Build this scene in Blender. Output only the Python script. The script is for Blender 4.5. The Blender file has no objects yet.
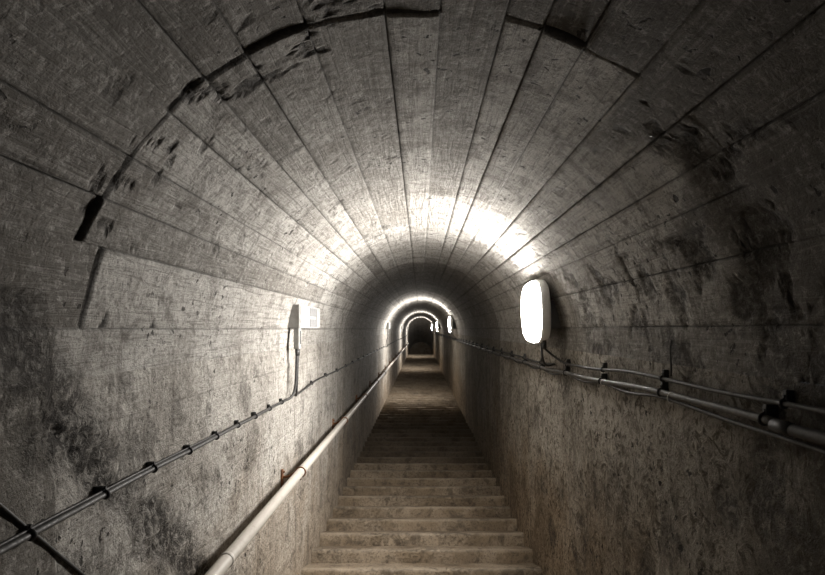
import bpy, bmesh, math, random
from math import sin, cos, pi, sqrt, atan2, radians
from mathutils import Vector, Matrix, noise

random.seed(7)
C = bpy.context.scene.collection

# ------------------------------------------------------------------ frame
# Everything is laid out in the frame of the sloping tunnel: x right, y up the tunnel, z square to it,
# origin at the eye.  The whole tunnel is then tipped by the slope of the stairs.
TH = radians(18.0)
RX = Matrix.Rotation(TH, 4, 'X')
WORLD = Matrix.Translation((0, 0, 1.7)) @ RX
A = 0.80            # half width
CX, CZ = 0.010, -0.114   # centre of the vault
HN = 1.60           # eye above the line of step edges
PITCH = 0.315
Z0 = 3.615          # a step edge
TOP = Z0 + 97 * PITCH   # last step edge: landing starts
END = TOP + 5.0
TT = math.tan(TH)
LAMPS = [3.2, 12.15, 21.4, 31.1]

def link(o, parent=None):
    C.objects.link(o)
    if parent is not None:
        o.parent = parent
    return o

def tag(o, label=None, cat=None, group=None, kind=None):
    if label: o['label'] = label
    if cat: o['category'] = cat
    if group: o['group'] = group
    if kind: o['kind'] = kind
    return o

def put(o, p):
    """place a top-level object at tunnel point p, tipped with the tunnel"""
    o.matrix_world = WORLD @ Matrix.Translation(p)
    return o

def thing(name, p, label, cat, group=None):
    o = bpy.data.objects.new(name, None)
    o.empty_display_size = 0.1
    link(o); put(o, p)
    return tag(o, label, cat, group)

def mesh_obj(name, bm, mat, parent=None, smooth=True, p=None):
    bmesh.ops.recalc_face_normals(bm, faces=bm.faces)
    me = bpy.data.meshes.new(name)
    bm.to_mesh(me); bm.free()
    if smooth:
        me.polygons.foreach_set('use_smooth', [True] * len(me.polygons))
    mats = mat if isinstance(mat, (list, tuple)) else [mat]
    for m in mats: me.materials.append(m)
    o = bpy.data.objects.new(name, me)
    link(o, parent)
    if p is not None: put(o, p)
    return o

# ------------------------------------------------------------------ shape helpers
def tube(bm, pts, r, seg=10, cap=True):
    pts = [Vector(p) for p in pts]
    n = len(pts)
    rr = r if isinstance(r, (list, tuple)) else [r] * n
    rings = []
    t0 = (pts[1] - pts[0]).normalized()
    up = Vector((0, 0, 1)) if abs(t0.z) < .9 else Vector((1, 0, 0))
    u = t0.cross(up).normalized()
    for i, p in enumerate(pts):
        if i == 0: t = pts[1] - pts[0]
        elif i == n - 1: t = pts[-1] - pts[-2]
        else: t = pts[i + 1] - pts[i - 1]
        t.normalize()
        u = (u - t * u.dot(t)).normalized()
        v = t.cross(u)
        rings.append([bm.verts.new(p + (u * cos(2 * pi * k / seg) + v * sin(2 * pi * k / seg)) * rr[i]) for k in range(seg)])
    for a, b in zip(rings, rings[1:]):
        for k in range(seg):
            bm.faces.new((a[k], a[(k + 1) % seg], b[(k + 1) % seg], b[k]))
    if cap:
        bm.faces.new(rings[0][::-1]); bm.faces.new(rings[-1])
    return bm

def box(bm, lo, hi, bev=0.0, segs=2):
    vs = [bm.verts.new((x, y, z)) for x in (lo[0], hi[0]) for y in (lo[1], hi[1]) for z in (lo[2], hi[2])]
    idx = [(0, 1, 3, 2), (4, 6, 7, 5), (0, 4, 5, 1), (2, 3, 7, 6), (0, 2, 6, 4), (1, 5, 7, 3)]
    fs = [bm.faces.new([vs[i] for i in f]) for f in idx]
    if bev > 0:
        es = list({e for f in fs for e in f.edges})
        bmesh.ops.bevel(bm, geom=es, offset=bev, segments=segs, profile=.5, affect='EDGES')
    return bm

def torus(bm, c, axis, R, r, seg=20, sseg=8, a0=0, a1=2 * pi):
    axis = Vector(axis).normalized()
    up = Vector((0, 0, 1)) if abs(axis.z) < .9 else Vector((1, 0, 0))
    u = axis.cross(up).normalized(); v = axis.cross(u)
    full = abs(a1 - a0 - 2 * pi) < 1e-4
    n = seg if full else seg + 1
    rings = []
    for i in range(n):
        a = a0 + (a1 - a0) * i / seg
        d = u * cos(a) + v * sin(a)
        rings.append([bm.verts.new(Vector(c) + d * (R + r * cos(b)) + axis * r * sin(b))
                      for b in (2 * pi * k / sseg for k in range(sseg))])
    for i in range(n if full else n - 1):
        a, b = rings[i], rings[(i + 1) % n]
        for k in range(sseg):
            bm.faces.new((a[k], b[k], b[(k + 1) % sseg], a[(k + 1) % sseg]))
    if not full:
        bm.faces.new(rings[0]); bm.faces.new(rings[-1][::-1])
    return bm

def smooth01(a, b, x):
    t = min(1, max(0, (x - a) / (b - a)))
    return t * t * (3 - 2 * t)

def bez(p0, p1, p2, p3, n=10):
    p0, p1, p2, p3 = map(Vector, (p0, p1, p2, p3))
    out = []
    for i in range(n + 1):
        t = i / n; s = 1 - t
        out.append(p0 * s ** 3 + p1 * 3 * s * s * t + p2 * 3 * s * t * t + p3 * t ** 3)
    return out

# ------------------------------------------------------------------ materials
class NT:
    def __init__(self, name):
        self.m = bpy.data.materials.new(name); self.m.use_nodes = True
        self.t = self.m.node_tree
        self.b = self.t.nodes['Principled BSDF']
    def n(self, kind, **kw):
        nd = self.t.nodes.new(kind)
        for k, v in kw.items(): setattr(nd, k, v)
        return nd
    def l(self, a, b): self.t.links.new(a, b)
    def put(self, sock, v):
        if hasattr(v, 'links'): self.l(v, sock)
        else: sock.default_value = v
    def noise(self, vec, scale, detail=6, rough=.6, dist=0.0):
        nd = self.n('ShaderNodeTexNoise')
        self.l(vec, nd.inputs['Vector'])
        nd.inputs['Scale'].default_value = scale; nd.inputs['Detail'].default_value = detail
        nd.inputs['Roughness'].default_value = rough; nd.inputs['Distortion'].default_value = dist
        return nd.outputs['Fac']
    def voro(self, vec, scale, rnd=1.0):
        nd = self.n('ShaderNodeTexVoronoi')
        self.l(vec, nd.inputs['Vector']); nd.inputs['Scale'].default_value = scale
        nd.inputs['Randomness'].default_value = rnd
        return nd.outputs['Distance']
    def ramp(self, fac, a, b, ca=0.0, cb=1.0):
        nd = self.n('ShaderNodeMapRange', interpolation_type='SMOOTHSTEP')
        self.l(fac, nd.inputs['Value'])
        for k, v in zip(('From Min', 'From Max', 'To Min', 'To Max'), (a, b, ca, cb)): nd.inputs[k].default_value = v
        return nd.outputs['Result']
    def math(self, op, a, b=None):
        nd = self.n('ShaderNodeMath', operation=op)
        self.put(nd.inputs[0], a)
        if b is not None: self.put(nd.inputs[1], b)
        return nd.outputs[0]
    def mix(self, fac, a, b, blend='MIX'):
        nd = self.n('ShaderNodeMix', data_type='RGBA', blend_type=blend)
        self.put(nd.inputs['Factor'], fac); self.put(nd.inputs['A'], a); self.put(nd.inputs['B'], b)
        return nd.outputs['Result']
    def scalev(self, vec, s):
        nd = self.n('ShaderNodeMapping'); self.l(vec, nd.inputs['Vector'])
        nd.inputs['Scale'].default_value = s
        return nd.outputs[0]
    def bump(self, h, strength, dist, normal=None):
        nd = self.n('ShaderNodeBump'); self.l(h, nd.inputs['Height'])
        nd.inputs['Strength'].default_value = strength; nd.inputs['Distance'].default_value = dist
        if normal is not None: self.l(normal, nd.inputs['Normal'])
        return nd.outputs[0]

def col(r, g, b): return (r, g, b, 1)

def concrete(name, grain, swirl, brown_amt, base=(.43, .41, .378), pale=(.58, .56, .525), dark=(.17, .156, .139), pit=1.0):
    N = NT(name)
    tc = N.n('ShaderNodeTexCoord'); v = tc.outputs['Object']
    at = N.n('ShaderNodeAttribute', attribute_name='wear_tone')
    sep = N.n('ShaderNodeSeparateColor'); N.l(at.outputs['Color'], sep.inputs[0])
    dirt_shade, rub, tint = sep.outputs[0], sep.outputs[1], sep.outputs[2]
    big = N.noise(v, 1.7, 5, .6, .4)
    mid = N.noise(v, 8.5, 8, .7, .6)
    fine = N.noise(v, 46, 6, .72, .3)
    grit = N.noise(v, 150, 5, .7)
    fib = N.noise(N.scalev(v, (46, 2.6, 46)), 1.0, 6, .68, 1.6)
    sw = N.noise(v, 13, 7, .68, 2.6)
    c = N.mix(N.ramp(big, .40, .60), col(*base), col(*pale))
    c = N.mix(N.ramp(mid, .50, .64, 0, .7), c, col(*dark))
    c = N.mix(N.ramp(tint, 0, 1, 0, 1), c, N.mix(.92, c, col(dark[0] * .7, dark[1] * .69, dark[2] * .67)))  # tone of the boards, plus corner vignette painted in as darker colour
    # wood grain print of the boards
    c = N.mix(N.ramp(fib, .51, .62, 0, grain * .8), c, col(*dark))
    c = N.mix(N.ramp(fib, .48, .38, 0, grain * .35), c, col(*pale))
    c = N.mix(N.ramp(sw, .50, .62, 0, swirl), c, col(dark[0] * .8, dark[1] * .77, dark[2] * .70))
    c = N.mix(N.ramp(fine, .53, .63, 0, .55), c, col(dark[0] * .75, dark[1] * .73, dark[2] * .70))
    c = N.mix(N.ramp(fine, .47, .38, 0, .35), c, col(pale[0] * 1.15, pale[1] * 1.15, pale[2] * 1.15))
    c = N.mix(N.ramp(grit, .53, .64, 0, .5), c, col(dark[0] * .6, dark[1] * .6, dark[2] * .58))
    # vertical run-off stains
    runs = N.noise(N.scalev(v, (3, 9, 1.1)), 1.3, 6, .65, .5)
    c = N.mix(N.ramp(runs, .52, .66, 0, .45), c, col(.12, .105, .088))
    # brown dirt splashed up the foot of the walls
    sx = N.n('ShaderNodeSeparateXYZ'); N.l(v, sx.inputs[0])
    hgt = N.math('ADD', sx.outputs[2], N.math('MULTIPLY', N.math('SUBTRACT', big, .5), 1.6))
    br = N.ramp(hgt, -1.55, -.45, brown_amt, 0)
    c = N.mix(N.math('MULTIPLY', br, .6), c, N.mix(1.0, c, col(1.0, .76, .50), 'MULTIPLY'))
    # air holes
    pv = N.noise(v, 34, 3, .5, .3)
    pits = N.math('MULTIPLY', N.ramp(pv, .635, .675), N.ramp(N.noise(v, 3.3, 3, .5), .46, .58))
    c = N.mix(N.math('MULTIPLY', pits, .9 * pit), c, col(.03, .026, .022))
    # honeycombed concrete and dirt packed in the joints, with shade painted into the wedge chips
    hc = N.noise(v, 38, 6, .72, .6)
    c = N.mix(N.math('MULTIPLY', rub, N.ramp(hc, .42, .54, .25, .95)), c, col(.038, .032, .027))
    c = N.mix(dirt_shade, c, col(.03, .026, .023))
    N.l(c, N.b.inputs['Base Color'])
    N.b.inputs['Roughness'].default_value = .85
    N.b.inputs['Specular IOR Level'].default_value = .3
    h = N.math('ADD', N.math('MULTIPLY', fine, .8), N.math('MULTIPLY', mid, 1.3))
    h = N.math('ADD', h, N.math('MULTIPLY', grit, .35))
    h = N.math('ADD', h, N.math('MULTIPLY', fib, .8 * grain + .1))
    h = N.math('ADD', h, N.math('MULTIPLY', sw, 1.8 * swirl))
    h = N.math('SUBTRACT', h, N.math('MULTIPLY', pits, .5))
    h = N.math('SUBTRACT', h, N.math('MULTIPLY', N.math('MULTIPLY', rub, hc), 2.5))
    nb = N.bump(h, 1.0, .022)
    N.l(nb, N.b.inputs['Normal'])
    return N.m

def step_material():
    N = NT('worn_step_concrete')
    g = N.n('ShaderNodeNewGeometry'); v = g.outputs['Position']
    big = N.noise(v, 2.3, 5, .6, .5)
    mid = N.noise(v, 9, 8, .7, .6)
    fine = N.noise(v, 60, 8, .75)
    blot = N.noise(N.scalev(v, (1, 1, 1.5)), 42, 7, .75, .15)
    at = N.n('ShaderNodeAttribute', attribute_name='wear_tone')
    sep = N.n('ShaderNodeSeparateColor'); N.l(at.outputs['Color'], sep.inputs[0])
    c = N.mix(N.ramp(big, .40, .60), col(.27, .208, .142), col(.37, .30, .22))
    c = N.mix(N.ramp(mid, .50, .62, 0, .7), c, col(.115, .09, .066))
    c = N.mix(N.ramp(fine, .50, .62, 0, .65), c, col(.08, .065, .05))
    c = N.mix(N.math('MULTIPLY', N.ramp(blot, .50, .58, 0, .8), sep.outputs[0]), c, col(.05, .042, .034))
    c = N.mix(N.math('MULTIPLY', sep.outputs[1], .55), c, col(.52, .45, .36))
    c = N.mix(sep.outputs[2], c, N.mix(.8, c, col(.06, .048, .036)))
    N.l(c, N.b.inputs['Base Color']); N.b.inputs['Roughness'].default_value = .9
    N.b.inputs['Specular IOR Level'].default_value = .2
    h = N.math('ADD', N.math('MULTIPLY', fine, .35), mid)
    h = N.math('SUBTRACT', h, N.math('MULTIPLY', N.math('MULTIPLY', N.ramp(blot, .50, .6), sep.outputs[0]), .7))
    N.l(N.bump(h, 1.0, .02), N.b.inputs['Normal'])
    return N.m

def plain(name, c1, c2, scale=20, rough=.5, metal=0.0, bump=.2, stretch=(1, 1, 1), lo=.42, hi=.62, spec=.4):
    N = NT(name)
    tc = N.n('ShaderNodeTexCoord'); v = N.scalev(tc.outputs['Object'], stretch)
    a = N.noise(v, scale, 6, .65, .4); f = N.noise(v, scale * 6, 4, .6)
    c = N.mix(N.ramp(a, lo, hi), col(*c1), col(*c2))
    N.l(c, N.b.inputs['Base Color'])
    N.l(N.ramp(f, .3, .7, rough * .8, min(1, rough * 1.2)), N.b.inputs['Roughness'])
    N.b.inputs['Metallic'].default_value = metal
    N.b.inputs['Specular IOR Level'].default_value = spec
    N.l(N.bump(N.math('ADD', a, N.math('MULTIPLY', f, .4)), bump, .003), N.b.inputs['Normal'])
    return N.m

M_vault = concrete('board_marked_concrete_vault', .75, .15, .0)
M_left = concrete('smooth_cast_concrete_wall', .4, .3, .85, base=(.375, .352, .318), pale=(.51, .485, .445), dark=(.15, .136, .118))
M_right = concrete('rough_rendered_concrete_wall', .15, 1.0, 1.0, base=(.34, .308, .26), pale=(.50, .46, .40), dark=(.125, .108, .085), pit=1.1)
M_step = step_material()
M_rubber = plain('black_cable_sheath', (.022, .021, .020), (.045, .042, .039), 30, .58, 0, .1)
M_grey = plain('dusty_grey_conduit', (.05, .048, .045), (.095, .089, .08), 25, .5, 0, .15)
M_clip = plain('black_plastic_clip', (.02, .02, .02), (.04, .038, .036), 30, .5, 0, .1)
M_rail = plain('chipped_cream_rail_paint', (.43, .40, .36), (.27, .235, .20), 16, .42, 0, .35, (1, .5, 1), .5, .78)
M_rust = plain('rusty_iron', (.22, .10, .045), (.10, .05, .028), 40, .8, .3, .6)
M_box = plain('off_white_plastic', (.30, .297, .288), (.24, .234, .222), 18, .42, 0, .05)
M_boxgrey = plain('grey_plastic', (.15, .15, .154), (.19, .188, .186), 18, .45, 0, .05)
M_house = plain('white_lamp_housing', (.85, .845, .835), (.75, .74, .73), 15, .45, 0, .05)
M_steel = plain('dull_pale_steel', (.82, .81, .78), (.70, .68, .65), 12, .5, .0, .2)
M_dark = plain('dark_painted_steel', (.07, .066, .06), (.11, .10, .088), 12, .6, .3, .2)

LAMP_W = 30.0
def glow():
    N = NT('lit_opal_diffuser')
    N.b.inputs['Base Color'].default_value = (.8, .8, .8, 1)
    N.b.inputs['Roughness'].default_value = .35
    N.b.inputs['Emission Color'].default_value = (1.0, .958, .905, 1)
    N.b.inputs['Emission Strength'].default_value = LAMP_W
    return N.m
M_glow = glow()

# ------------------------------------------------------------------ tunnel shell
def ang_of(dx, up):
    """angle on the vault of the board joint seen along (dx, up) from the eye"""
    l = sqrt(dx * dx + up * up); dx /= l; up /= l
    b = dx * CX + up * CZ
    t = b + sqrt(b * b - (CX * CX + CZ * CZ - A * A))
    return atan2(up * t - CZ, dx * t - CX)

J = [(420, 4), (203, 47), (263, 115), (292, 172), (224, 180), (200, 232), (161, 277), (119.5, 292), (83, 305), (20, 317),
     (-35, 315), (-110, 292), (-167, 264), (-209, 243), (-248, 214), (-287, 170), (-318, 131), (-420, 107), (-420, 0)]
JA = [ang_of(*j) for j in J]           # from right to left
EDGES = [0.0] + JA + [pi]
NPL = len(EDGES) - 1
rnd = random.Random(3)
P_off = [rnd.uniform(-.004, .004) for _ in range(NPL)]
P_off2 = [rnd.uniform(-.004, .004) for _ in range(NPL)]
P_tint = [rnd.random() ** 2 * .7 for _ in range(NPL)]
P_tint2 = [rnd.random() * .8 for _ in range(NPL)]
P_off2[0] = P_off[0]; P_off2[-1] = P_off[-1]
P_ring = [1.164 + rnd.uniform(-.006, .006) for _ in range(NPL)]
P_step = []
for i in range(NPL):
    a = .5 * (EDGES[i] + EDGES[i + 1])
    s = .0065
    if a < .90 or i in (0, NPL - 1): s = 0.0
    if a > 2.75 and i != NPL - 1: s = .004
    if 1.5 < a < 1.9: s = .0045
    P_step.append(s)
P_tint[NPL - 2] = .22
P_ring[NPL - 2] = 1.25
P_ring[9] = 1.0                                # the board right of the crown runs through
P_end = [rnd.uniform(1.7, 5.2) for _ in range(NPL)]   # butt joint of each board
RINGS = [5.5, 9.7, 13.9, 18.1, 22.3, 26.5, 30.7]

def rows():
    y = -3.0; out = []
    while y < .95: out.append(y); y += .12
    y = .95
    while y < 1.10: out.append(y); y += .012
    while y < 1.275: out.append(y); y += .004
    while y < END - .02:
        out.append(y)
        d = max(.011, .0085 * y)
        nxt = y + d
        for r in RINGS + [TOP]:
            if y < r - .012 < nxt: out += [r - .012, r, r + .012]
        y = nxt
    out.append(END)
    return sorted(set(round(q, 5) for q in out))
ROWS = rows()

def drop(y):
    return -(y - TOP) * TT if y > TOP else 0.0

def ringd(y):
    g = 0
    for r in RINGS:
        q = abs(y - r)
        if q < .011: g = max(g, 1 - q / .011)
    return g

def fbm(x, y, z, o=4):
    return noise.fractal(Vector((x, y, z)), .9, 2.1, o)

def grid_mesh(name, cols, func, mat):
    """cols x ROWS grid; func(c, y) -> (point, wear)"""
    verts = []; wear_tone = []
    for y in ROWS:
        for c in cols:
            p, w = func(c, y)
            verts.append(p); wear_tone.extend((w[0], w[1], w[2], 1.0))
    n = len(cols); faces = []
    for i in range(len(ROWS) - 1):
        for k in range(n - 1):
            a = i * n + k
            faces.append((a, a + 1, a + n + 1, a + n))
    me = bpy.data.meshes.new(name)
    me.from_pydata(verts, [], faces)
    at = me.attributes.new('wear_tone', 'FLOAT_COLOR', 'POINT')
    at.data.foreach_set('color', wear_tone)
    me.polygons.foreach_set('use_smooth', [True] * len(faces))
    me.materials.append(mat)
    me.update()
    o = bpy.data.objects.new(name, me); link(o); put(o, (0, 0, 0))
    o['kind'] = 'structure'
    return o

# vault
vcols = []
for i in range(NPL):
    a0, a1 = EDGES[i], EDGES[i + 1]
    g = .0045
    m = max(2, int((a1 - a0) / .020))
    vcols.append((a0, i, 'j' if i > 0 else 'e'))
    for k in range(m + 1):
        vcols.append((a0 + g + (a1 - a0 - 2 * g) * k / m, i, 'p'))
vcols.append((pi, NPL - 1, 'e'))

BAND = [(.98, .03), (1.03, -.02), (1.20, -.22), (1.49, -.47), (1.72, -.68), (1.9, -.86), (2.2, -1.1)]
def band_dist(y, z):
    best = 9
    for (a, b), (c, d) in zip(BAND, BAND[1:]):
        vx, vz = c - a, d - b
        t = max(0, min(1, ((y - a) * vx + (z - b) * vz) / (vx * vx + vz * vz)))
        best = min(best, math.hypot(y - a - vx * t, z - b - vz * t))
    return best

def vault_pt(c, y):
    a, i, kind = c
    ca, sa = cos(a), sin(a)
    bx, bz = ca * A, sa * A
    near = y < P_ring[i]
    fade = smooth01(0, .25, a) * smooth01(0, .25, pi - a)     # runs out to nothing on the walls
    far = smooth01(8, 20, y)
    d = .006 * fbm(bx * 3, y * 2.2, bz * 3, 3) + .003 * fbm(bx * 14, y * 8, bz * 14, 3)
    dirt_shade = 0.0; rub = 0.0
    d *= fade if kind == 'e' else 1
    if kind == 'e': d = 0
    tint = (P_tint2 if near else P_tint)[i]
    off = (P_off2 if near else P_off)[i]
    if not near and y > P_end[i] and y < P_end[i] + 2.4: off += .003; tint *= .3
    d += off * fade
    stp = P_step[i] * (.45 + 1.1 * max(0, .5 + noise.noise(Vector((a * 8, 3, 3)))) )
    if near: d -= stp * fade
    q = y - P_ring[i]
    if abs(q) < .007 and P_step[i] > .003:
        dirt_shade = max(dirt_shade, .9 * (1 - abs(q) / .009))
    if abs(q) < .007 and P_step[i] > .003: d -= .004
    if abs(y - P_end[i]) < .007 and y > 1.3: d -= .003; dirt_shade = max(dirt_shade, .35)
    if kind == 'j':
        w = .5 + .5 * noise.noise(Vector((a * 9, y * 1.6, 3.3)))
        live = 1.0 if y > P_ring[i] - .01 else (1.0 if (i * 7) % 3 else .25)
        if i == 0: live = 0
        d -= (.004 + .006 * w) * live
        dirt_shade = max(dirt_shade, (.35 + .55 * w) * live * (1 - .4 * far))
    r_ = ringd(y)
    d -= .006 * r_ * fade; dirt_shade = max(dirt_shade, .5 * r_)
    # blown patches near the construction ring
    n1 = fbm(bx * 15 + 5, y * 13, bz * 15, 4)
    prox = math.exp(-((y - 1.2) / .16) ** 2)
    if 1.7 < a < 2.75 or a < .9:
        k = smooth01(.42, .60, n1 + .16 * prox - .05)
        rub = k * (.5 + .5 * prox)
        d -= .005 * k * prox
    # crumbled seam low on the right
    if a < .75:
        s = math.exp(-((y - 1.21 - .12 * noise.noise(Vector((bz * 5, 2, 1)))) / .07) ** 2)
        rub = max(rub, s * (.4 + .6 * smooth01(-.1, .4, fbm(bx * 11, y * 11, bz * 11, 3) + .1)))
        d -= .010 * s * fade
    rr = A - d
    z = bz + CZ
    if near: tint = .72 + .28 * tint  # corner vignette put into the colour of the nearest vault section
    if a < .95: tint = max(tint, .8 * (1 - smooth01(1.30, 1.55, y + .25 * noise.noise(Vector((a * 5, y * 3, 7))))))  # the same painted corner darkening, carried further along the right side
    if a > 2.9 and y < 2.0:
        bd = band_dist(y, z)
        k = 1 - smooth01(.03, .12, bd + .065 * noise.noise(Vector((y * 7, z * 7, 1.7))))
        n2 = fbm(y * 16, z * 16, 2.2, 4)
        k *= smooth01(-.75, .0, n2 + .15)
        rub = max(rub, k); d -= k * (.010 + .014 * n2) * fade
    if i == NPL - 1: tint = .75 if y < 1.164 else .2  # lowest left board: painted vignette on the nearest stretch
    for yc, hh in ((1.335, .045), (1.575, .035)):
        t = z / hh
        if 0 < t < 1 and a > 2.5 and abs(y - yc - .012 * t) < .020 * (1 - t):
            dirt_shade = 1.0; d -= .008  # wedge chips: shadow inside them painted as dark colour over the dent
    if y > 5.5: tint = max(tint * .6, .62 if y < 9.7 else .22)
    if a < .5:
        n3 = fbm(y * 7, z * 7 + 2, 8.8, 5)
        w3 = 1 - smooth01(2.5, 3.0, y)
        k = smooth01(.05, .35, n3) * w3
        rub = max(rub, .8 * k); d -= .008 * k * fade
        d += .006 * w3 * fade * fbm(y * 5, z * 5, 1.2, 4)
    if a < .5: tint = max(tint, .45 * (1 - smooth01(1.45, 1.9, y + .3 * noise.noise(Vector((a * 6, y * 3, 2))))))
    return (CX + ca * (A - d), y, CZ + sa * (A - d) + drop(y)), (min(1, dirt_shade), min(1, rub), tint)

# d > 0 means standing proud into the tunnel: radius shrinks
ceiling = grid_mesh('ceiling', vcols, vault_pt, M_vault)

# walls
WBOT = -1.82
def zcols(joints):
    zs = set()
    z = WBOT
    while z < CZ: zs.add(round(z, 4)); z += .016
    zs.add(CZ)
    for j in joints:
        for q in (-.012, -.0045, 0, .0045, .012): zs.add(round(j + q, 4))
    return sorted(zs)

LJ = [-.20, -.235, -.62, -1.0]
RJ = [-.62, -1.05]
def left_pt(z, y):
    fade = smooth01(0, .10, CZ - z)
    d = .006 * fbm(y * 2.2, z * 2.2, 4.1, 4) + .0025 * fbm(y * 12, z * 12, 9, 3)
    dirt_shade = rub = 0.0
    bd = band_dist(y, z)
    wob = .05 * noise.noise(Vector((y * 7, z * 7, 1.7)))
    k = 1 - smooth01(.03, .12, bd + 1.3 * wob)
    if y < 2.4 and k > 0:
        n2 = fbm(y * 16, z * 16, 2.2, 4)
        k *= smooth01(-.75, .0, n2 + .15)
        d -= k * (.012 + .018 * n2)
        rub = k
    for j, s in zip(LJ, (.0, .3, .25, .2)):
        if abs(z - j) < .003:
            w = .5 + .5 * noise.noise(Vector((y * 1.4, j * 9, 8)))
            d -= .005 * s; dirt_shade = max(dirt_shade, .75 * w * s)
    # fresh boards below the lines stand slightly proud
    d += (.003 if LJ[1] < z < LJ[0] else 0) - (.003 if LJ[3] < z < LJ[2] else 0)
    r_ = ringd(y)
    d -= .005 * r_; dirt_shade = max(dirt_shade, .4 * r_)
    n1 = fbm(y * 5 + 3, z * 5, 6.6, 4)
    rub = max(rub, .45 * smooth01(.35, .6, n1))
    tint = .25 * smooth01(-.3, .4, fbm(y * .9, z * 2.5, 1, 2))
    if y < 1.164: tint = max(tint, .75)  # vignette painted as darker colour on the nearest left wall
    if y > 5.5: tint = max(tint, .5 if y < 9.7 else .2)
    return (CX - A + d * fade, y, z + drop(y)), (min(1, dirt_shade), min(1, rub), tint)

def right_pt(z, y):
    fade = smooth01(0, .10, CZ - z)
    near = 1 - smooth01(2.6, 5, y)
    d = (.006 + .005 * near) * fbm(y * 3.2, z * 3.2, 7.7, 4) + (.0025 + .0025 * near) * fbm(y * 13, z * 13, 3, 3)
    dirt_shade = rub = 0.0
    for j, s in zip(RJ, (.35, .25)):
        if abs(z - j) < .003 and y > 3:
            d -= .004 * s; dirt_shade = max(dirt_shade, .5 * s)
    r_ = ringd(y)
    d -= .005 * r_; dirt_shade = max(dirt_shade, .4 * r_)
    n1 = fbm(y * 4.5, z * 4.5 + 4, 2.6, 5)
    rub = .75 * smooth01(.15, .6, n1) * (.35 + .65 * near)
    s = math.exp(-((y - 1.25 - .1 * noise.noise(Vector((z * 4, 2, 1)))) / .07) ** 2) * smooth01(-.9, -.1, z)
    rub = max(rub, s * .8); d -= .008 * s
    tint = .35 * smooth01(-.3, .4, fbm(y * .9, z * 1.5, 5, 3))
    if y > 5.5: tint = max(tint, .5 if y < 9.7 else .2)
    tint = max(tint, .85 * (1 - smooth01(1.15, 1.5, y + .3 * noise.noise(Vector((z * 3, y * 3, 5))))), .35 * (1 - smooth01(1.5, 2.0, y + .35 * noise.noise(Vector((z * 3, y * 3, 2))))))  # nearest right wall coloured darker to stand in for the vignette
    return (CX + A - d * fade, y, z + drop(y)), (min(1, dirt_shade), min(1, rub), tint)

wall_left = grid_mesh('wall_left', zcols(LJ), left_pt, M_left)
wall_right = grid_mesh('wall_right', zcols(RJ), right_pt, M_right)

# end wall of the level passage
bm = bmesh.new()
zc = drop(END)
prof = [(CX - A - .05, WBOT + zc - .2)] + [(CX + (A + .05) * cos(pi - pi * k / 24), CZ + zc + (A + .05) * sin(pi * k / 24)) for k in range(25)] + [(CX + A + .05, WBOT + zc - .2)]
f = [bm.verts.new((x, END, z)) for x, z in prof]; b = [bm.verts.new((x, END + .25, z)) for x, z in prof]
bm.faces.new(f); bm.faces.new(b[::-1])
for k in range(len(f)):
    q = (k + 1) % len(f); bm.faces.new((f[k], f[q], b[q], b[k]))
wb = mesh_obj('wall_back', bm, M_left, smooth=False, p=(0, 0, 0)); wb['kind'] = 'structure'

# ------------------------------------------------------------------ stairs
TRD = PITCH * cos(TH); RIS = PITCH * sin(TH)
def step_mesh(i, nx, nr, nt, seed):
    """local world-level frame (x right, y into the stair, z up), origin at the middle of the step edge"""
    W = A + .012
    step_dark = .15 + .65 * smooth01(8.5, 10.5, i) * (1 - .5 * smooth01(20, 24, i))  # darkens all but the lowest steps, less strongly further up
    verts = []; wear_tone = []
    prof = []      # (y, z, edge weight, riser weight)
    for k in range(nr + 1):
        t = k / nr
        prof.append((0.0, -RIS - .03 + (RIS + .03) * t, smooth01(.80, 1, t), 1.0 if t < .98 else .8))
    for k in range(1, nt + 1):
        t = k / nt
        prof.append(((TRD + .06) * t, 0.0, 1 - smooth01(0, .15, t), .25))
    n = len(prof)
    for a in range(nx + 1):
        x = -W + 2 * W * a / nx
        for (y, z, e, rz) in prof:
            q = Vector((x * 5, y * 5 + seed * 3.1, z * 9 + seed))
            nn = noise.fractal(q, .9, 2.1, 4)
            chip = max(0, noise.fractal(Vector((x * 7 + seed * 11, seed * 2.3, 0)), .9, 2, 3) - .05)
            wornmid = .006 * (1 - (x / W) ** 2)
            yy = y + rz * .006 * nn + e * (.006 + .030 * chip)
            zz = z + (1 - rz) * .004 * nn - e * (.004 + .016 * chip + wornmid)
            verts.append((x, yy, zz))
            patch = smooth01(-.15, .35, noise.noise(Vector((x * 2.2 + seed * 5, seed * 1.7, 0))))
            wear_tone.extend((patch * (.35 + .65 * (e if rz > .5 else .3)) if rz > .5 else .25 * patch, e * .8, step_dark, 1))
    faces = []
    for a in range(nx):
        for k in range(n - 1):
            s = a * n + k
            faces.append((s, s + n, s + n + 1, s + 1))
    # close the block underneath
    base = len(verts)
    yb = TRD + .06
    for a in range(nx + 1):
        x = -W + 2 * W * a / nx
        verts.append((x, yb, -RIS - .03)); wear_tone.extend((0, 0, 0, 1))
    for a in range(nx):
        s = a * n; t = base + a
        faces.append((s + n - 1, s + 2 * n - 1, t + 1, t))
        faces.append((s, t, t + 1, s + n))
    faces.append([k for k in range(n)] + [base])
    faces.append(([nx * n + k for k in range(n)] + [base + nx])[::-1])
    me = bpy.data.meshes.new('step')
    me.from_pydata(verts, [], faces)
    me.attributes.new('wear_tone', 'FLOAT_COLOR', 'POINT').data.foreach_set('color', wear_tone)
    me.polygons.foreach_set('use_smooth', [True] * len(faces))
    me.materials.append(M_step)
    me.update()
    me.set_sharp_from_angle(angle=radians(50))
    return me

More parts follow.
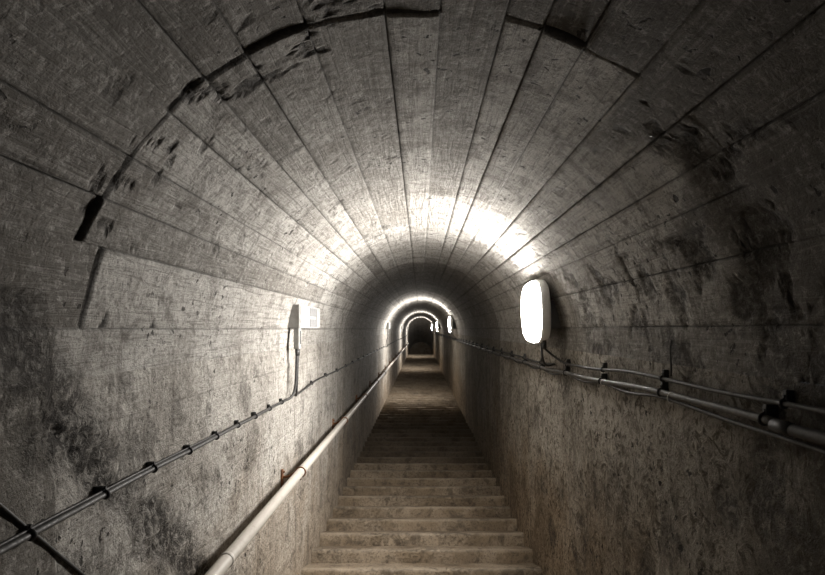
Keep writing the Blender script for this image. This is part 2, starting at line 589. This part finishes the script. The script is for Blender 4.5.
base_p = WORLD @ Vector((CX, Z0 - 2 * PITCH, -HN))
stair = bpy.data.objects.new('staircase', None); link(stair)
stair.location = base_p
tag(stair, 'long flight of worn brown concrete steps rising between the two tunnel walls', 'stairs')
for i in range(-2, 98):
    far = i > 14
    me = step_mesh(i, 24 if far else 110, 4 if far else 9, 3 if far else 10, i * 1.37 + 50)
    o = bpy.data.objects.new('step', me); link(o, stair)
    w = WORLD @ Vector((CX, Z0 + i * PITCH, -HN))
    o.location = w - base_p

# floor: the landing at the top and the lower steps behind the photographer
bm = bmesh.new()
t = WORLD @ Vector((CX, TOP, -HN)); e = WORLD @ Vector((CX, END, 0))
box(bm, (CX - A - .05, t.y + .2, t.z - .25), (CX + A + .05, e.y + .6, t.z - .004))
for i in range(-22, -2):
    w = WORLD @ Vector((CX, Z0 + i * PITCH, -HN))
    box(bm, (CX - A - .02, w.y, w.z - RIS - .03), (CX + A + .02, w.y + TRD + .05, w.z))
fl = mesh_obj('floor', bm, M_step, smooth=False); fl['kind'] = 'structure'

# ------------------------------------------------------------------ wall lamps
def outline(hl, hh, n=40, e=3.3):
    out = []
    for k in range(n):
        a = 2 * pi * k / n
        c, s = cos(a), sin(a)
        out.append((hl * math.copysign(abs(c) ** (2 / e), c), hh * math.copysign(abs(s) ** (2 / e), s)))
    return out

HL, HH = .27, .187
def lathe_oval(bm, layers, hl, hh, close0, close1):
    rings = []
    for x, s in layers:
        rings.append([bm.verts.new((x, u * (hl - s) / hl, v * (hh - s) / hh)) for u, v in outline(hl, hh)])
    n = len(rings[0])
    for a, b in zip(rings, rings[1:]):
        for k in range(n):
            bm.faces.new((a[k], b[k], b[(k + 1) % n], a[(k + 1) % n]))
    if close0: bm.faces.new(rings[0][::-1])
    if close1: bm.faces.new(rings[-1])
    return bm

LZ = .104          # lamp centre above the eye line
WX = CX + sqrt(A * A - (LZ - CZ) ** 2)   # wall behind the lamp
FX = .658 - WX     # front rim, relative to the wall
LABEL_L = ['nearest lit oval wall lamp, large, on the right wall above the cables',
           'second lit oval lamp along the right wall, half way to the far end',
           'third lit lamp along the right wall, small, just left of the second',
           'farthest and smallest lit lamp on the right wall, before the dark end']
def make_lamp():
    r = thing('wall_lamp', (WX, LAMPS[0], LZ), LABEL_L[0], 'lamp', 'lit lamps along the right wall')
    r.matrix_world = r.matrix_world @ Matrix.Rotation(radians(-2.0), 4, 'Y')
    bm = bmesh.new()
    lathe_oval(bm, [(FX + .052, .012), (FX + .046, .003), (FX + .010, 0), (FX + .002, .003), (FX, .008), (FX + .004, .012)], HL, HH, True, True)
    mesh_obj('housing', bm, M_house, r)
    bm = bmesh.new()
    lay = []
    for k in range(9):
        t = k / 8
        lay.append((FX + .002 - .028 * sin(t * pi / 2), .011 + (HH - .013) * (1 - cos(t * pi / 2)) ** 1.3))
    lathe_oval(bm, lay, HL, HH, False, True)
    mesh_obj('diffuser', bm, M_glow, r)
    bm = bmesh.new()
    box(bm, (FX + .05, -.12, -.10), (.035, .12, .06), .006)
    mesh_obj('mounting_block', bm, M_boxgrey, r)
    bm = bmesh.new()
    tube(bm, [(FX + .028, -.13, -HH - .028), (FX + .028, -.13, -HH + .02)], .011, 12)
    mesh_obj('cable_gland', bm, M_clip, r)
    bm = bmesh.new()
    tube(bm, [(FX + .028, -.185, -HH - .026), (FX + .028, -.185, -HH + .03)], .011, 12)
    mesh_obj('cable_gland', bm, M_clip, r)
    return r

def copy_thing(root, mw, label, group=None):
    r = root.copy(); C.objects.link(r); r.matrix_world = mw
    r['label'] = label
    if group: r['group'] = group
    for ch in list(root.children):
        c = ch.copy(); C.objects.link(c); c.parent = r
        c.matrix_parent_inverse = ch.matrix_parent_inverse.copy()
        for g in list(ch.children):
            d = g.copy(); C.objects.link(d); d.parent = c
    return r

lamp0 = make_lamp()
for k in range(1, 4):
    mw = WORLD @ Matrix.Translation((WX, LAMPS[k], LZ)) @ Matrix.Rotation(radians(-2.0), 4, 'Y')
    copy_thing(lamp0, mw, LABEL_L[k])

# ------------------------------------------------------------------ junction boxes on the left wall
BXW = CX - sqrt(A * A - (.075 - CZ) ** 2)
LABEL_B = ['nearest white plastic junction box on the left wall opposite the large lamp',
           'second white junction box along the left wall, in the first bright ring',
           'third small junction box along the left wall, in the second bright ring',
           'farthest tiny junction box on the left wall before the dark end']
def make_box():
    r = thing('junction_box', (BXW, LAMPS[0] + .29, .075), LABEL_B[0], 'junction box', 'junction boxes along the left wall')
    bm = bmesh.new()
    box(bm, (-.03, -.32, -.069), (.046, .32, .069), .004)
    mesh_obj('body', bm, M_box, r, smooth=False)
    bm = bmesh.new()
    box(bm, (.044, -.322, -.071), (.058, .322, .071), .004)
    mesh_obj('cover', bm, M_box, r, smooth=False)
    for (y0, y1, z0, z1, m) in ((-.30, -.04, .008, .060, M_box), (-.30, -.04, -.060, -.012, M_box),
                                (-.025, .17, .008, .060, M_boxgrey), (-.025, .17, -.060, -.012, M_boxgrey), (.19, .305, -.060, .060, M_box)):
        bm = bmesh.new(); box(bm, (.056, y0, z0), (.0615, y1, z1), .002)
        o = mesh_obj('panel', bm, m, r, smooth=False)
        if m is M_boxgrey: o['label'] = 'grey cover panel'
    bm = bmesh.new()
    box(bm, (.018, -.305, -.195), (.052, -.245, -.066), .006)
    mesh_obj('cable_connector', bm, M_box, r, smooth=False)
    bm = bmesh.new()
    box(bm, (.050, -.285, -.165), (.0545, -.268, -.085), .002)
    mesh_obj('connector_slot', bm, M_clip, r, smooth=False)
    for y in (-.291, -.259):
        bm = bmesh.new(); tube(bm, [(.035, y, -.235), (.035, y, -.19)], [.009, .012], 10)
        mesh_obj('cable_gland', bm, M_clip, r)
    return r
box0 = make_box()
for k in range(1, 4):
    mw = WORLD @ Matrix.Translation((BXW, LAMPS[k] + .29, .075))
    copy_thing(box0, mw, LABEL_B[k])

# ------------------------------------------------------------------ cables
def run_points(y0, y1, xf, zf):
    pts = []; y = y0
    while y < y1:
        pts.append((xf(y), y, zf(y))); y += max(.045, .02 * abs(y))
    pts.append((xf(y1), y1, zf(y1)))
    return pts

def cable(name, pts, r, mat, label, cat='cable', seg=9, group=None):
    bm = bmesh.new(); tube(bm, pts, r, seg)
    p0 = Vector(pts[0])
    bmesh.ops.translate(bm, verts=bm.verts, vec=-p0)
    o = mesh_obj(name, bm, mat, p=p0)
    return tag(o, label, cat, group), p0

def add_clip(parent, p0, x, y, z, r, side, mesh_cache={}):
    tall = .022 if side > 0 else .011
    key = (round(r, 4), side)
    if key not in mesh_cache:
        bm = bmesh.new()
        R = r + .0015
        # saddle round the cable, its foot in the wall and a nail head
        torus(bm, (0, 0, 0), (0, 1, 0), R + .001, .0032, 16, 8)
        box(bm, (min(0, side * (r + .018)), -.007, R), (max(0, side * (r + .018)), .007, R + tall), .002)
        box(bm, (min(0, side * (r + .02)), -.006, -R * .6), (max(0, side * (r + .02)), .006, R + .004), .002)
        tube(bm, [(-side * .003, 0, R + .008), (side * .012, 0, R + .008)], .004, 8)
        bmesh.ops.recalc_face_normals(bm, faces=bm.faces)
        me = bpy.data.meshes.new('clip'); bm.to_mesh(me); bm.free()
        me.materials.append(M_clip); mesh_cache[key] = me
    o = bpy.data.objects.new('clip', mesh_cache[key]); link(o, parent)
    o.location = Vector((x, y, z)) - p0
    return o

LWX = CX - A
RWX = CX + A
nz = lambda y, s, a: a * noise.noise(Vector((y * 1.7, s, 0)))

# left wall: cable runs from box to box
GX = BXW + .035                      # under the box glands
def lx(y): return LWX + .015
def lz(y):
    return (-.408 + .028 * smooth01(3.3, 4.4, y)) + nz(y, 1.0, .007)
by = LAMPS[0] + .29
yl, yr = by - .291, by - .259
pts = run_points(-2.6, yl - .12, lx, lz)
pts += bez((lx(0), yl - .10, lz(yl - .1)), (GX - .012, yl - .01, lz(yl) - .0), (GX - .008, yl, -.36), (GX - .004, yl, -.26), 8)
pts += [(GX - .002, yl, -.18), (GX, yl, -.125)]
o, p0 = cable('cable', pts, .0075, M_rubber, 'thick black cable clipped along the left wall in the foreground, below the nearest junction box')
clip_y = [.34, .585, .83, 1.073] + [1.327 + .241 * k for k in range(8)]
for y in clip_y: add_clip(o, p0, lx(y), y, lz(y), .0075, -1)

def lz2(y): return lz(y) + .0095 + nz(y, 5, .004)
pts = run_points(-2.6, 2.1, lambda y: LWX + .011, lz2)
cable('cable', pts, .0032, M_rubber, 'thin black cable lying on top of the thick cable, left wall foreground')

names_run = ['black cable on the left wall between the nearest and second junction boxes',
             'black cable on the left wall between the second and third junction boxes',
             'black cable on the left wall between the third and farthest junction boxes']
for k in range(3):
    b0 = LAMPS[k] + .29; b1 = LAMPS[k + 1] + .29
    ya = b0 - .259; yb = b1 - .291
    off = lambda y, k=k: (-.408 + .030 * smooth01(.15, .9, y - ya)) - .006 * smooth01(.5, 1.5, y - ya) + nz(y, 2.0 + k, .006)
    pts = [(GX, ya, -.125), (GX - .002, ya, -.18)] + bez((GX - .004, ya, -.26), (GX - .008, ya, -.36), (GX - .012, ya + .01, -.425), (lx(0), ya + .12, -.405), 8)
    pts += run_points(ya + .16, yb - .14, lx, off)
    pts += bez((lx(0), yb - .10, off(yb - .1)), (lx(0), yb - .01, off(yb)), (lx(0), yb, -.34), (lx(0) + .01, yb, -.26), 8)
    pts += [(GX - .002, yb, -.18), (GX, yb, -.125)]
    o, p0 = cable('cable', pts, .0065, M_rubber, names_run[k], seg=8)
    y = ya + .62
    while y < yb - .2:
        add_clip(o, p0, lx(y), y, off(y), .0065, -1); y += .585

# a cable that leaves the run and drops down the wall in the corner
pts = [(LWX + .006, .90, -.225), (LWX + .006, 1.014, -.336), (LWX + .006, 1.13, -.45), (LWX + .006, 1.254, -.571), (LWX + .006, 1.45, -.765)]
cable('cable', pts, .004, M_rubber, 'thin dark cable sloping down across the bottom left corner, crossing under the thick cable')

# right wall
def sh(y): return -.030 * smooth01(2.7, 3.5, y)
def rx(r): return RWX - r - .009
def uz(y): return -.163 - .024 * smooth01(1.8, 2.8, y) + sh(y) * 1.1 + nz(y, 11, .009)
def mz(y): return -.207 - .028 * smooth01(1.7, 2.7, y) + sh(y) * .5 + nz(y, 12, .004)
def bz_(y):
    sag = -(.006 + .010 * smooth01(1.6, 1.9, y)) * (math.sin((y - .597) / .5845 * pi)) ** 2
    return -.223 - .015 * (1 - smooth01(1.15, 1.6, y)) - .014 * smooth01(1.75, 2.6, y) + sh(y) * .7 + sag + nz(y, 13, .003)
CLIPY = [.60, 1.18, 1.77, 2.35, 2.93]

gx = .658 + .028; gz = LZ - HH
def lamp_tail(k, which):
    y = LAMPS[k] + (-.10 if which == 'far' else -.17)
    return (gx, y, gz)
names_u = ['upper black cable on the right wall in the foreground, rising into the nearest lamp',
           'upper black cable on the right wall from the nearest lamp to the second lamp',
           'upper black cable on the right wall from the second lamp to the third lamp',
           'upper black cable on the right wall from the third lamp to the farthest lamp']
x = rx(.0065)
for k in range(4):
    yb = LAMPS[k] - .185
    end = bez((x, yb - .22, uz(yb - .22)), (x, yb - .07, uz(yb - .1)), (x - .01, yb, uz(yb) + .01), (gx, yb, gz - .02), 10) + [(gx, yb, gz + .012)]
    if k == 0:
        pts = run_points(-2.6, yb - .3, lambda y: x, uz) + end
        cy = CLIPY
    else:
        ya = LAMPS[k - 1] - .13
        st = [(gx, ya, gz + .012)] + bez((gx, ya, gz - .02), (gx + .01, ya, uz(ya) - .02), (gx + .03, ya + .02, uz(ya) - .01), (x, ya + .14, uz(ya + .14)), 10)
        pts = st + run_points(ya + .2, yb - .3, lambda y: x, uz) + end
        cy = []; y = ya + .5
        while y < yb - .3: cy.append(y); y += .585
    o, p0 = cable('cable', pts, .0065, M_rubber, names_u[k])
    for y in cy:
        add_clip(o, p0, x, y, uz(y), .0065, 1)

xm = rx(.0115)
pts = run_points(1.195, 31.5, lambda y: xm, mz)
o, p0 = cable('conduit', pts, .0105, M_grey, 'long grey conduit pipe in the middle of the right wall cables', 'conduit', 12)
for y in [1.24] + [1.77 + .585 * k for k in range(50)]:
    if y < 31: add_clip(o, p0, xm, y, mz(y), .0105, 1)
xn = rx(.0145)
pts = run_points(-2.6, 1.188, lambda y: xn, lambda y: -.214 + nz(y, 15, .003))
o, p0 = cable('conduit', pts, .0135, M_rubber, 'short thick conduit at the right edge, below the last clip of the upper cable', 'conduit', 12)  # dark sheath material puts the edge vignette into this pipe's colour
bm = bmesh.new(); tube(bm, [Vector((xn, 1.14, -.214)) - p0, Vector((xn, 1.20, -.213)) - p0], .0150, 14)
mesh_obj('end_collar', bm, M_clip, o)
xb = rx(.0065)
def xbf(y): return xb - .004
pts = run_points(-2.6, 31.5, xbf, bz_)
o, p0 = cable('cable', pts, .0062, M_rubber, 'lower sagging black cable on the right wall, under the grey conduit pipe')
for y in (1.70, 2.33, 2.95):
    bm = bmesh.new()
    c = Vector((xb - .003, y, (bz_(y) + mz(y)) / 2)) - p0
    torus(bm, (0, 0, 0), (0, 1, .25), 1.0, .09, 18, 6)
    R = (mz(y) - bz_(y)) / 2 + .011
    for v in bm.verts: v.co = Vector((v.co.x * .0145, v.co.y * .02, v.co.z * R)) + c
    mesh_obj('wire_tie', bm, M_steel, o)

# a loose wire end hanging on the right wall
yw = .80 * 540 / 250
pts = bez((RWX - .006, yw, -.036), (RWX - .018, yw - .004, -.07), (RWX - .010, yw - .012, -.11), (RWX - .012, yw - .008, -.150), 10)
cable('wire', pts, .0028, M_rubber, 'short dark wire end hanging on the right wall above the upper cable', 'wire', 6)

# ------------------------------------------------------------------ handrail
RXL, RZL, RR = -.682, -.818, .0245
rail = thing('handrail', (RXL, 0, RZL), 'cream painted tubular handrail on rusty brackets along the left wall', 'handrail')
def railz(y): return -.018 * smooth01(8, 9.6, y) + .012 * smooth01(10, 12, y) + .006 * sin(y * .7)
bm = bmesh.new()
pts = [(0, y, railz(y)) for y in [-2.5 + .25 * k for k in range(134)]]
tube(bm, pts, RR, 20)
mesh_obj('rail', bm, M_rail, rail)
for y in [.0, 1.90, 3.12, 4.9, 6.7, 8.5, 10.3, 12.1, 13.9, 15.7, 17.5, 19.3]:
    bm = bmesh.new()
    tube(bm, [(0, y - .010, railz(y)), (0, y - .008, railz(y)), (0, y + .008, railz(y)), (0, y + .010, railz(y))], [RR + .0005, RR + .0025, RR + .0025, RR + .0005], 20)
    mesh_obj('joint_collar', bm, M_rail, rail)
wl = LWX - RXL
for y in [1.30] + [3.07 + 1.775 * k for k in range(16)]:
    z = railz(y)
    bm = bmesh.new()
    z -= .035
    box(bm, (wl - .012, y - .014, z - .05), (wl + .010, y + .014, z + .05), .003)
    for q in (-.036, .036):
        tube(bm, [(wl + .008, y, z + q), (wl + .019, y, z + q)], .006, 8)
    tube(bm, bez((wl + .006, y, z + .006), (wl + .05, y, z + .006), (-.06, y, z + .02), (-RR, y + .004, z + .033), 8), .0075, 9)
    z += .035
    br = mesh_obj('bracket', bm, M_rust, rail)
    bm = bmesh.new()
    torus(bm, (0, y, z), (0, 1, 0), RR + .003, .0045, 22, 8)
    tube(bm, [(0, y, z - RR - .002), (0, y, z - RR - .02)], .005, 8)
    mesh_obj('clamp_ring', bm, M_rust, br)

# ------------------------------------------------------------------ gate at the far end of the level passage
gp = Vector((CX, END - .25, -HN + drop(END - .25)))
gate = bpy.data.objects.new('gate', None); link(gate)
gate.location = WORLD @ gp
tag(gate, 'dim arched barred gate with pale frame at the far dark end of the tunnel', 'gate')
W, SP = .73, 1.42
bm = bmesh.new()
pts = [(-W, 0, 0), (-W, 0, SP * .5), (-W, 0, SP)] + [(W * cos(pi - pi * k / 20), 0, SP + W * sin(pi * k / 20)) for k in range(1, 20)] + [(W, 0, SP), (W, 0, SP * .5), (W, 0, 0)]
tube(bm, pts, .085, 10)
mesh_obj('arch_frame', bm, M_steel, gate)
for k in range(-4, 5):
    xk = k * .13
    if k == 2: continue
    top = SP + sqrt(max(0, W * W - xk * xk))
    bm = bmesh.new(); tube(bm, [(xk, 0, .02), (xk, 0, top)], .012, 8); mesh_obj('bar', bm, M_dark, gate)
bm = bmesh.new(); tube(bm, [(.26, -.02, 0), (.26, -.02, SP + .60)], .035, 10)
p = mesh_obj('post', bm, M_steel, gate); p['label'] = 'pale post'

# ------------------------------------------------------------------ light, camera
w = bpy.data.worlds.new('tunnel_mouth_light'); bpy.context.scene.world = w
w.use_nodes = True
bg = w.node_tree.nodes['Background']
bg.inputs[0].default_value = (.80, .88, 1.0, 1); bg.inputs[1].default_value = .02

cam = bpy.data.cameras.new('camera')
cam.sensor_fit = 'HORIZONTAL'; cam.sensor_width = 36
cam.lens = 540 * 36 / 825
cam.shift_x = (412.5 - 420.5) / 825
cam.shift_y = (329 - 287.5) / 825
cam.clip_start = .02; cam.clip_end = 200
co = bpy.data.objects.new('camera', cam); C.objects.link(co)
co.matrix_world = WORLD @ Matrix.Rotation(pi / 2, 4, 'X')
S = bpy.context.scene
S.camera = co
S.view_settings.view_transform = 'Standard'; S.view_settings.look = 'None'
S.view_settings.gamma = 1; S.view_settings.use_curve_mapping = False
S.view_settings.exposure = 2.58
S.cycles.max_bounces = 10; S.cycles.diffuse_bounces = 8
